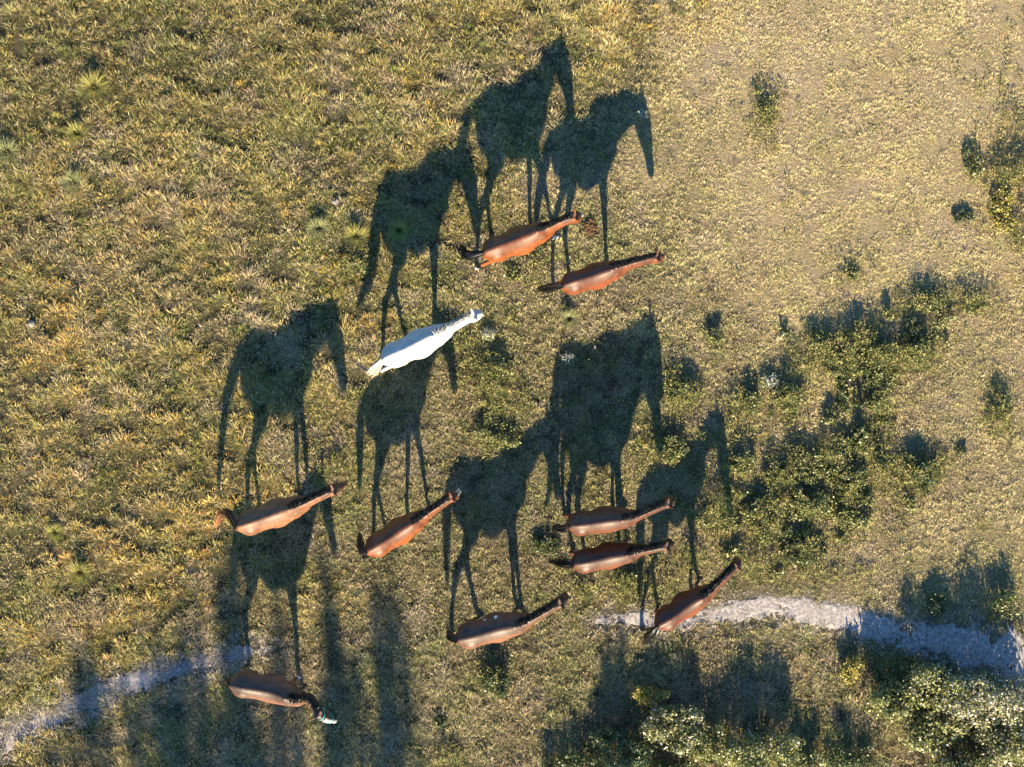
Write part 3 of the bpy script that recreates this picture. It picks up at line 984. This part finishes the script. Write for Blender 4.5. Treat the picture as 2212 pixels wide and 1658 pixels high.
    # brow, nostril bumps
    for s in (1, -1):
        ellipsoid(bm, H0 + h * .20 * hsz + hu * .085 * hsz + hs * s * .075 * hsz, (.035, .035, .035))
        ellipsoid(bm, H0 + h * .57 * hsz + hu * .075 * hsz + hs * s * .035 * hsz, (.028, .028, .028))
        # ear
        eb = H0 - h * .03 * hsz + hu * .06 * hsz + hs * s * .055 * hsz
        ed = (-h * .9 + hu * .25 + hs * s * .25).normalized()
        er = []
        for (t, r) in ((0, .034), (.05, .038), (.10, .034), (.15, .022), (.185, .012)):
            er.append((eb + ed * t * hsz, r * hsz, r * .75 * hsz, hs, ed.cross(hs).normalized(), 0))
        oriented(bm, er, 10)
    me = bpy.data.meshes.new("body_src")
    bmesh.ops.recalc_face_normals(bm, faces=bm.faces)
    bm.to_mesh(me); bm.free()
    tmp = bpy.data.objects.new("body_src", me); COL.objects.link(tmp)
    m1 = tmp.modifiers.new("r", 'REMESH'); m1.mode = 'VOXEL'; m1.voxel_size = .017; m1.use_smooth_shade = True
    m2 = tmp.modifiers.new("s", 'SMOOTH'); m2.factor = .5; m2.iterations = 5
    dg = bpy.context.evaluated_depsgraph_get()
    bme = bpy.data.meshes.new_from_object(tmp.evaluated_get(dg))
    bpy.data.objects.remove(tmp)
    N = len(bme.vertices)
    co = np.empty(N * 3, dtype=np.float32); bme.vertices.foreach_get('co', co); co = co.reshape(-1, 3)
    ed = np.empty(len(bme.edges) * 2, dtype=np.int32); bme.edges.foreach_get('vertices', ed); ed = ed.reshape(-1, 2)
    wt = (sstep(.72, .95, co[:, 2] / sz) * sstep(.85 * sx, .72 * sx, co[:, 0]))[:, None]
    deg = np.bincount(ed.ravel(), minlength=N)[:, None]
    for it in range(15):
        acc = np.zeros((N, 3))
        for k in range(3):
            acc[:, k] = np.bincount(ed[:, 0], co[ed[:, 1], k], N) + np.bincount(ed[:, 1], co[ed[:, 0], k], N)
        co = co + (acc / deg - co) * (.5 if it % 2 == 0 else .3) * wt
    co = co.astype(np.float32)
    bme.vertices.foreach_set('co', co.ravel()); bme.update()
    # ---- coat colours
    x, y, z = co[:, 0], co[:, 1], co[:, 2] / sz
    base = np.array(S['coat']); dark = np.array(S.get('dark', (.012, .010, .009)))
    cbot = base * S.get('belly', 1.15)
    col = np.repeat(base[None], N, 0)
    k = sstep(1.25, 0.9, z)[:, None]
    col = col * (1 - k) + cbot * k
    # darker dorsal wash: shade of the back painted in, over a naturally dark topline
    k = (sstep(1.24, 1.46, z) * np.where(x < .62 * sx, 1, .6) * (S.get('dorsal_shade', .35) * .9 + .25 if S.get('points', 1) == 1 else 0))[:, None]
    col = col * (1 - k) + dark * k
    # black points on the legs
    k = (sstep(.62, .42, z + .02 * np.sin(x * 40)) * S.get('points', 1.0))[:, None]
    col = col * (1 - k) + dark * k
    # head
    rel = co - np.array(H0)
    ta = rel @ np.array(h) / hsz; tu = rel @ np.array(hu) / hsz; ts = rel @ np.array(hs) / hsz
    inhead = (ta > -.12) & (ta < .7) & (np.abs(ts) < .2) & (tu > -.2) & (tu < .3)
    k = (np.where(inhead, sstep(.42, .58, ta), 0) * S.get('points', 1.0))[:, None]
    col = col * (1 - k) + dark * k
    k = np.where(inhead, sstep(-.06, -.10, ta), 0)[:, None] * .8 * S.get('points', 1.0)
    col = col * (1 - k) + dark * k
    k = (np.where(inhead, sstep(.02, .10, tu) * sstep(.45, .2, ta), 0) * .55 * S.get('points', 1.0))[:, None]
    col = col * (1 - k) + dark * k
    bz = S.get('blaze', 0)
    if bz:
        k = np.where(inhead & (tu > .05) & (ta > .08) & (ta < .60), sstep(bz, bz * .6, np.abs(ts)), 0)[:, None]
        col = col * (1 - k) + np.array([.40, .37, .34]) * k
    for i in S.get('socks', []):
        fp = feet[i][0]
        near = (np.hypot(x - fp.x, y - fp.y) < .22) & (z < .24 + lift[i] * .5) & (np.sign(y) == (1 if i in (0, 2) else -1))
        col[near] = (.42, .40, .38)
    if S.get('flecks'):
        for q in S['flecks']:
            fp = loc(q[0], q[1], 1.5 * sz)
            near = (np.hypot(x - fp.x, y - fp.y) < .028) & (z > 1.2)
            col[near] = (.6, .6, .58)
    a = bme.color_attributes.new('coat', 'FLOAT_COLOR', 'POINT')
    cc = np.ones((N, 4), dtype=np.float32); cc[:, :3] = col
    a.data.foreach_set('color', cc.ravel())
    bme.polygons.foreach_set('use_smooth', np.ones(len(bme.polygons), dtype=bool))
    link_mesh("body", bme, S.get('mat', M_COAT), root)
    # ---- hooves
    for i, (f, d, lf) in enumerate(feet):
        hb = bmesh.new()
        d2 = Vector((.3, 0, -1)).normalized() if not lf else d
        s1 = Vector((0, 1, 0)); u1 = d2.cross(s1).normalized()
        if lf:
            e0 = f; e1 = f + d2 * .07
        else:
            e0 = Vector((f.x, f.y, .06)); e1 = Vector((f.x + .03, f.y, -.005))
        oriented(hb, [(e0 - d2 * .015, .038, .042, s1, u1, 0), (e0.lerp(e1, .5), .048, .054, s1, u1, 0), (e1, .056, .064, s1, u1, 0)], 14)
        bmesh.ops.recalc_face_normals(hb, faces=hb.faces)
        hm = bpy.data.meshes.new("hoof"); hb.to_mesh(hm); hb.free()
        link_mesh("hoof", hm, M_HOOF, root)
    # ---- eyes
    for s in (1, -1):
        eb_ = bmesh.new()
        ellipsoid(eb_, H0 + h * .20 * hsz + hu * .085 * hsz + hs * s * .092 * hsz, (.022, .022, .022))
        em = bpy.data.meshes.new("eye"); eb_.to_mesh(em); eb_.free()
        link_mesh("eye", em, M_EYE, root)
    # ---- mane: hangs to one side of the crest
    ms = S.get('mane_side', 1)
    hc = np.array(S.get('hair', (.012, .010, .009)))
    nm = S.get('mane_n', 800)
    tt = rng.uniform(.17, 1.0, nm)
    paths = []
    for t in tt:
        i = min(int(t * K), K - 1); f_ = t * K - i
        p = necks[i][0].lerp(necks[i + 1][0], f_); d = lerp(necks[i][1], necks[i + 1][1], f_); sdv = necks[i][2]; upv = necks[i][3]
        top = p + upv * (d * .97) + sdv * rng.normal() * .012
        Ln = rng.uniform(.12, .26) * S.get('mane', 1.0) * (1 if t < .93 else .8)
        fwd = (necks[i + 1][0] - p).normalized() * rng.normal() * .035
        q1 = top + upv * .012 + sdv * ms * rng.uniform(.03, .05) + fwd * .5
        q2 = q1 + sdv * ms * (rng.uniform(.03, .07) + .05 * max(0, .6 - t)) - Vector((0, 0, 1)) * Ln * .4 + fwd
        q3 = q2 + sdv * ms * .02 - Vector((0, 0, 1)) * Ln * .6 + fwd
        paths.append([top - upv * .02, q1, q2, q3])
    # forelock
    for i in range(60):
        b = H0 - h * .03 * hsz + hu * .10 * hsz + hs * rng.normal() * .018
        e1_ = b + hu * .03 + h * .06
        paths.append([b, e1_, e1_ + h * .07 + hs * rng.normal() * .02, e1_ + h * .14 + hs * rng.normal() * .035])
    paths = np.array([[list(p) for p in q] for q in paths])
    cols = hc[None] * rng.uniform(.6, 1.8, (len(paths), 1))
    a_, b_, c_ = strands(paths, .007, cols)
    link_mesh("mane", fast_mesh("mane", a_, b_, c_), M_HAIR, root)
    # ---- tail
    TP = [V(-.74, 0, 1.40)] + [loc(a_, b_, z_) for (a_, b_, z_) in S['tail']]
    nt_ = 260
    K2 = 10
    base_p = np.array([list(bez(TP, i / (K2 - 1))) for i in range(K2)])
    env = np.array([.02, .035, .05, .06, .066, .068, .064, .055, .042, .028]) * S.get('tailw', 1.0)
    rd = rng.normal(size=(nt_, 1, 3)) * .55
    wv = rng.normal(size=(nt_, K2, 3)) * .06
    endt = rng.uniform(.72, 1.0, nt_)
    pth = np.empty((nt_, K2, 3))
    for j in range(nt_):
        for i in range(K2):
            u = i / (K2 - 1) * endt[j] * (K2 - 1)
            ii = min(int(u), K2 - 2); ff = u - ii
            pth[j, i] = base_p[ii] * (1 - ff) + base_p[ii + 1] * ff
    pth = pth + (rd + wv) * env[None, :, None]
    tc_ = np.array(S.get('tail_col', S.get('hair', (.012, .010, .009))))
    cols = tc_[None] * rng.uniform(.6, 1.7, (nt_, 1))
    a_, b_, c_ = strands(pth, .009, cols)
    if 'tail_tip' in S:
        tcol = np.array(S['tail_tip']); w_ = np.tile(np.repeat(np.linspace(0, 1, K2) ** 1.2, 2), nt_)[:, None]
        c_ = c_ * (1 - w_) + tcol * w_ * rng.uniform(.7, 1.2, (len(w_), 1))
    # tail core (dock)
    tail = link_mesh("tail", fast_mesh("tail", a_, b_, c_), M_HAIR, root)
    cb = bmesh.new()
    limb(cb, [(Vector(base_p[i]), (.03, .04, .045, .045, .04, .03)[i] , (.03, .04, .045, .045, .04, .03)[i]) for i in range(6)], 10)
    bmesh.ops.recalc_face_normals(cb, faces=cb.faces)
    cm_ = bpy.data.meshes.new("dock"); cb.to_mesh(cm_); cb.free()
    ca = cm_.color_attributes.new('tint', 'FLOAT_COLOR', 'POINT')
    for d_ in ca.data: d_.color = (*tc_, 1)
    link_mesh("dock", cm_, M_HAIR, tail)
    # ---- halter
    if S.get('halter'):
        hb = bmesh.new()
        def band(t, w, d, off, th=.012, ln=.024):
            c0 = H0 + h * t * hsz + hu * (off + .05) * hsz
            nseg = 20
            ring = []
            for e, sc_ in ((-1, 1), (1, 1)):
                ring.append([c0 + h * e * ln / 2 + hs * math.cos(k / nseg * 2 * math.pi) * (w * hsz + th) + hu * math.sin(k / nseg * 2 * math.pi) * (d * hsz + th) for k in range(nseg)])
            vs = [[hb.verts.new(p) for p in r] for r in ring]
            for k in range(nseg):
                hb.faces.new((vs[0][k], vs[0][(k + 1) % nseg], vs[1][(k + 1) % nseg], vs[1][k]))
        band(.36, .068, .093, 0)
        band(.02, .09, .118, -.03)
        for s in (1, -1):
            p0 = H0 + h * .02 * hsz + hu * .0 + hs * s * .105 * hsz
            p1 = H0 + h * .36 * hsz + hu * .05 * hsz + hs * s * .08 * hsz
            q = [hb.verts.new(p) for p in (p0 + hu * .012, p0 - hu * .012, p1 - hu * .012, p1 + hu * .012)]
            hb.faces.new(q)
        hm = bpy.data.meshes.new("halter"); hb.to_mesh(hm); hb.free()
        ho = link_mesh("halter", hm, S['halter'], root)
        so = ho.modifiers.new("s", 'SOLIDIFY'); so.thickness = .005
    return root


BAY = (.14, .034, .004); BAY2 = (.105, .024, .005); BROWN = (.075, .021, .007); LIGHT = (.145, .060, .027)
HORSES = [
    dict(c=(1120, 520), heading=21, len=1.02, hgt=1.05, poll=(1238, 470), poll_h=1.66, pitch=79, arch=.06, coat=BAY, blaze=.05, dorsal_shade=.2,
         hoof=[-.12, .38, .1, -.42], socks=[1, 3], tail=[(1012, 552, 1.25), (1000, 540, .9), (996, 528, .55)], mane_side=1,
         label="bay horse with a white blaze and a white sock, left one of the top pair"),
    dict(c=(1284, 597), heading=18, len=.93, hgt=1.08, poll=(1415, 557), poll_h=1.48, pitch=79, coat=BAY2, dorsal_shade=.3,
         hoof=[.0, -.1, -.3, .1], socks=[], tail=[(1195, 620, 1.2), (1175, 624, .85), (1160, 622, .45)],
         label="red bay horse without white legs, right one of the top pair"),
    dict(c=(900, 745), heading=25, len=1.02, hgt=1.16, poll=(1018, 685), poll_h=1.55, pitch=79, coat=(.35, .34, .325), dark=(.5, .5, .5), dorsal_shade=0, points=.12, belly=1.0, mat=M_GREY, mane_n=260, mane=.7,
         hair=(.34, .33, .31), tail_col=(.40, .37, .33), tail_tip=(.42, .28, .17), hoof=[0, -.2, .38, -.38],
         tail=[(812, 795, 1.2), (800, 806, .95), (770, 786, .5)],
         label="the only white horse, standing in the middle of the herd"),
    dict(c=(590, 1112), heading=19, len=1.02, hgt=1.18, poll=(715, 1062), poll_h=1.65, pitch=79, coat=LIGHT, dorsal_shade=.1, tail_tip=(.30, .13, .06),
         hoof=[-.08, .14, .16, -.26], tail=[(496, 1110, 1.35), (478, 1112, .95), (468, 1140, .35)],
         label="light brown horse with a reddish tail tip, leftmost of the middle row"),
    dict(c=(858, 1152), heading=32, len=.96, hgt=1.02, poll=(972, 1078), poll_h=1.62, pitch=79, coat=BAY, dorsal_shade=.2, blaze=.06,
         hoof=[-.25, .25, .28, -.2], tail=[(780, 1188, 1.2), (778, 1170, .8), (776, 1150, .4)],
         label="glossy red bay horse with a white forehead mark, second from left in the middle row"),
    dict(c=(1303, 1126), heading=7, len=.96, hgt=1.1, poll=(1440, 1090), poll_h=1.6, pitch=79, coat=BROWN, dorsal_shade=.25,
         hoof=[.1, -.15, -.2, .2], tail=[(1222, 1143, 1.25), (1205, 1140, .9), (1195, 1137, .5)],
         label="reddish bay horse with a light neck, upper of the two stacked bays"),
    dict(c=(1311, 1204), heading=11, len=.96, hgt=1.0, poll=(1436, 1182), poll_h=1.62, pitch=79, coat=BROWN, dorsal_shade=.3,
         hoof=[.1, -.1, -.1, .2], tail=[(1228, 1218, 1.25), (1208, 1216, .9), (1185, 1213, .45)],
         label="dark brown bay horse with a black tail, lower of the two stacked bays"),
    dict(c=(1480, 1312), heading=33, len=.93, hgt=.90, poll=(1588, 1228), poll_h=1.33, pitch=79, coat=BAY2, dorsal_shade=.35,
         hoof=[.15, -.2, .1, -.55], tail=[(1408, 1368, 1.1), (1398, 1378, .75), (1388, 1392, .35)],
         label="reddish horse with a black tail, standing on the pale track on the right"),
    dict(c=(1068, 1360), heading=14, len=1.06, hgt=1.04, poll=(1206, 1307), poll_h=1.58, pitch=79, coat=(.11, .042, .02), dorsal_shade=.5, mane=1.3,
         flecks=[(1046, 1343), (1054, 1334), (1068, 1335), (1070, 1338)],
         hoof=[.02, .12, .3, -.36], tail=[(974, 1378, 1.2), (970, 1372, .8), (968, 1362, .4)], halter=M_BLACKWEB,
         label="brown horse with black mane and white flecks on its withers, at the bottom middle"),
    dict(c=(578, 1490), heading=-11, len=1.02, hgt=1.10, poll=(686, 1541), neckmid=(662, 1520), poll_h=2.05, pitch=60, bend=-.12, yaw=-48, coat=(.125, .054, .030), dorsal_shade=.6, blaze=.05,
         hoof=[-.02, .1, -.05, .05], socks=[0], tail=[(500, 1474, 1.25), (494, 1472, .9), (492, 1470, .5)], halter=M_TEAL,
         label="dark horse with a white face and teal halter, alone in the lower left"),
]
for S in HORSES:
    make_horse(S)
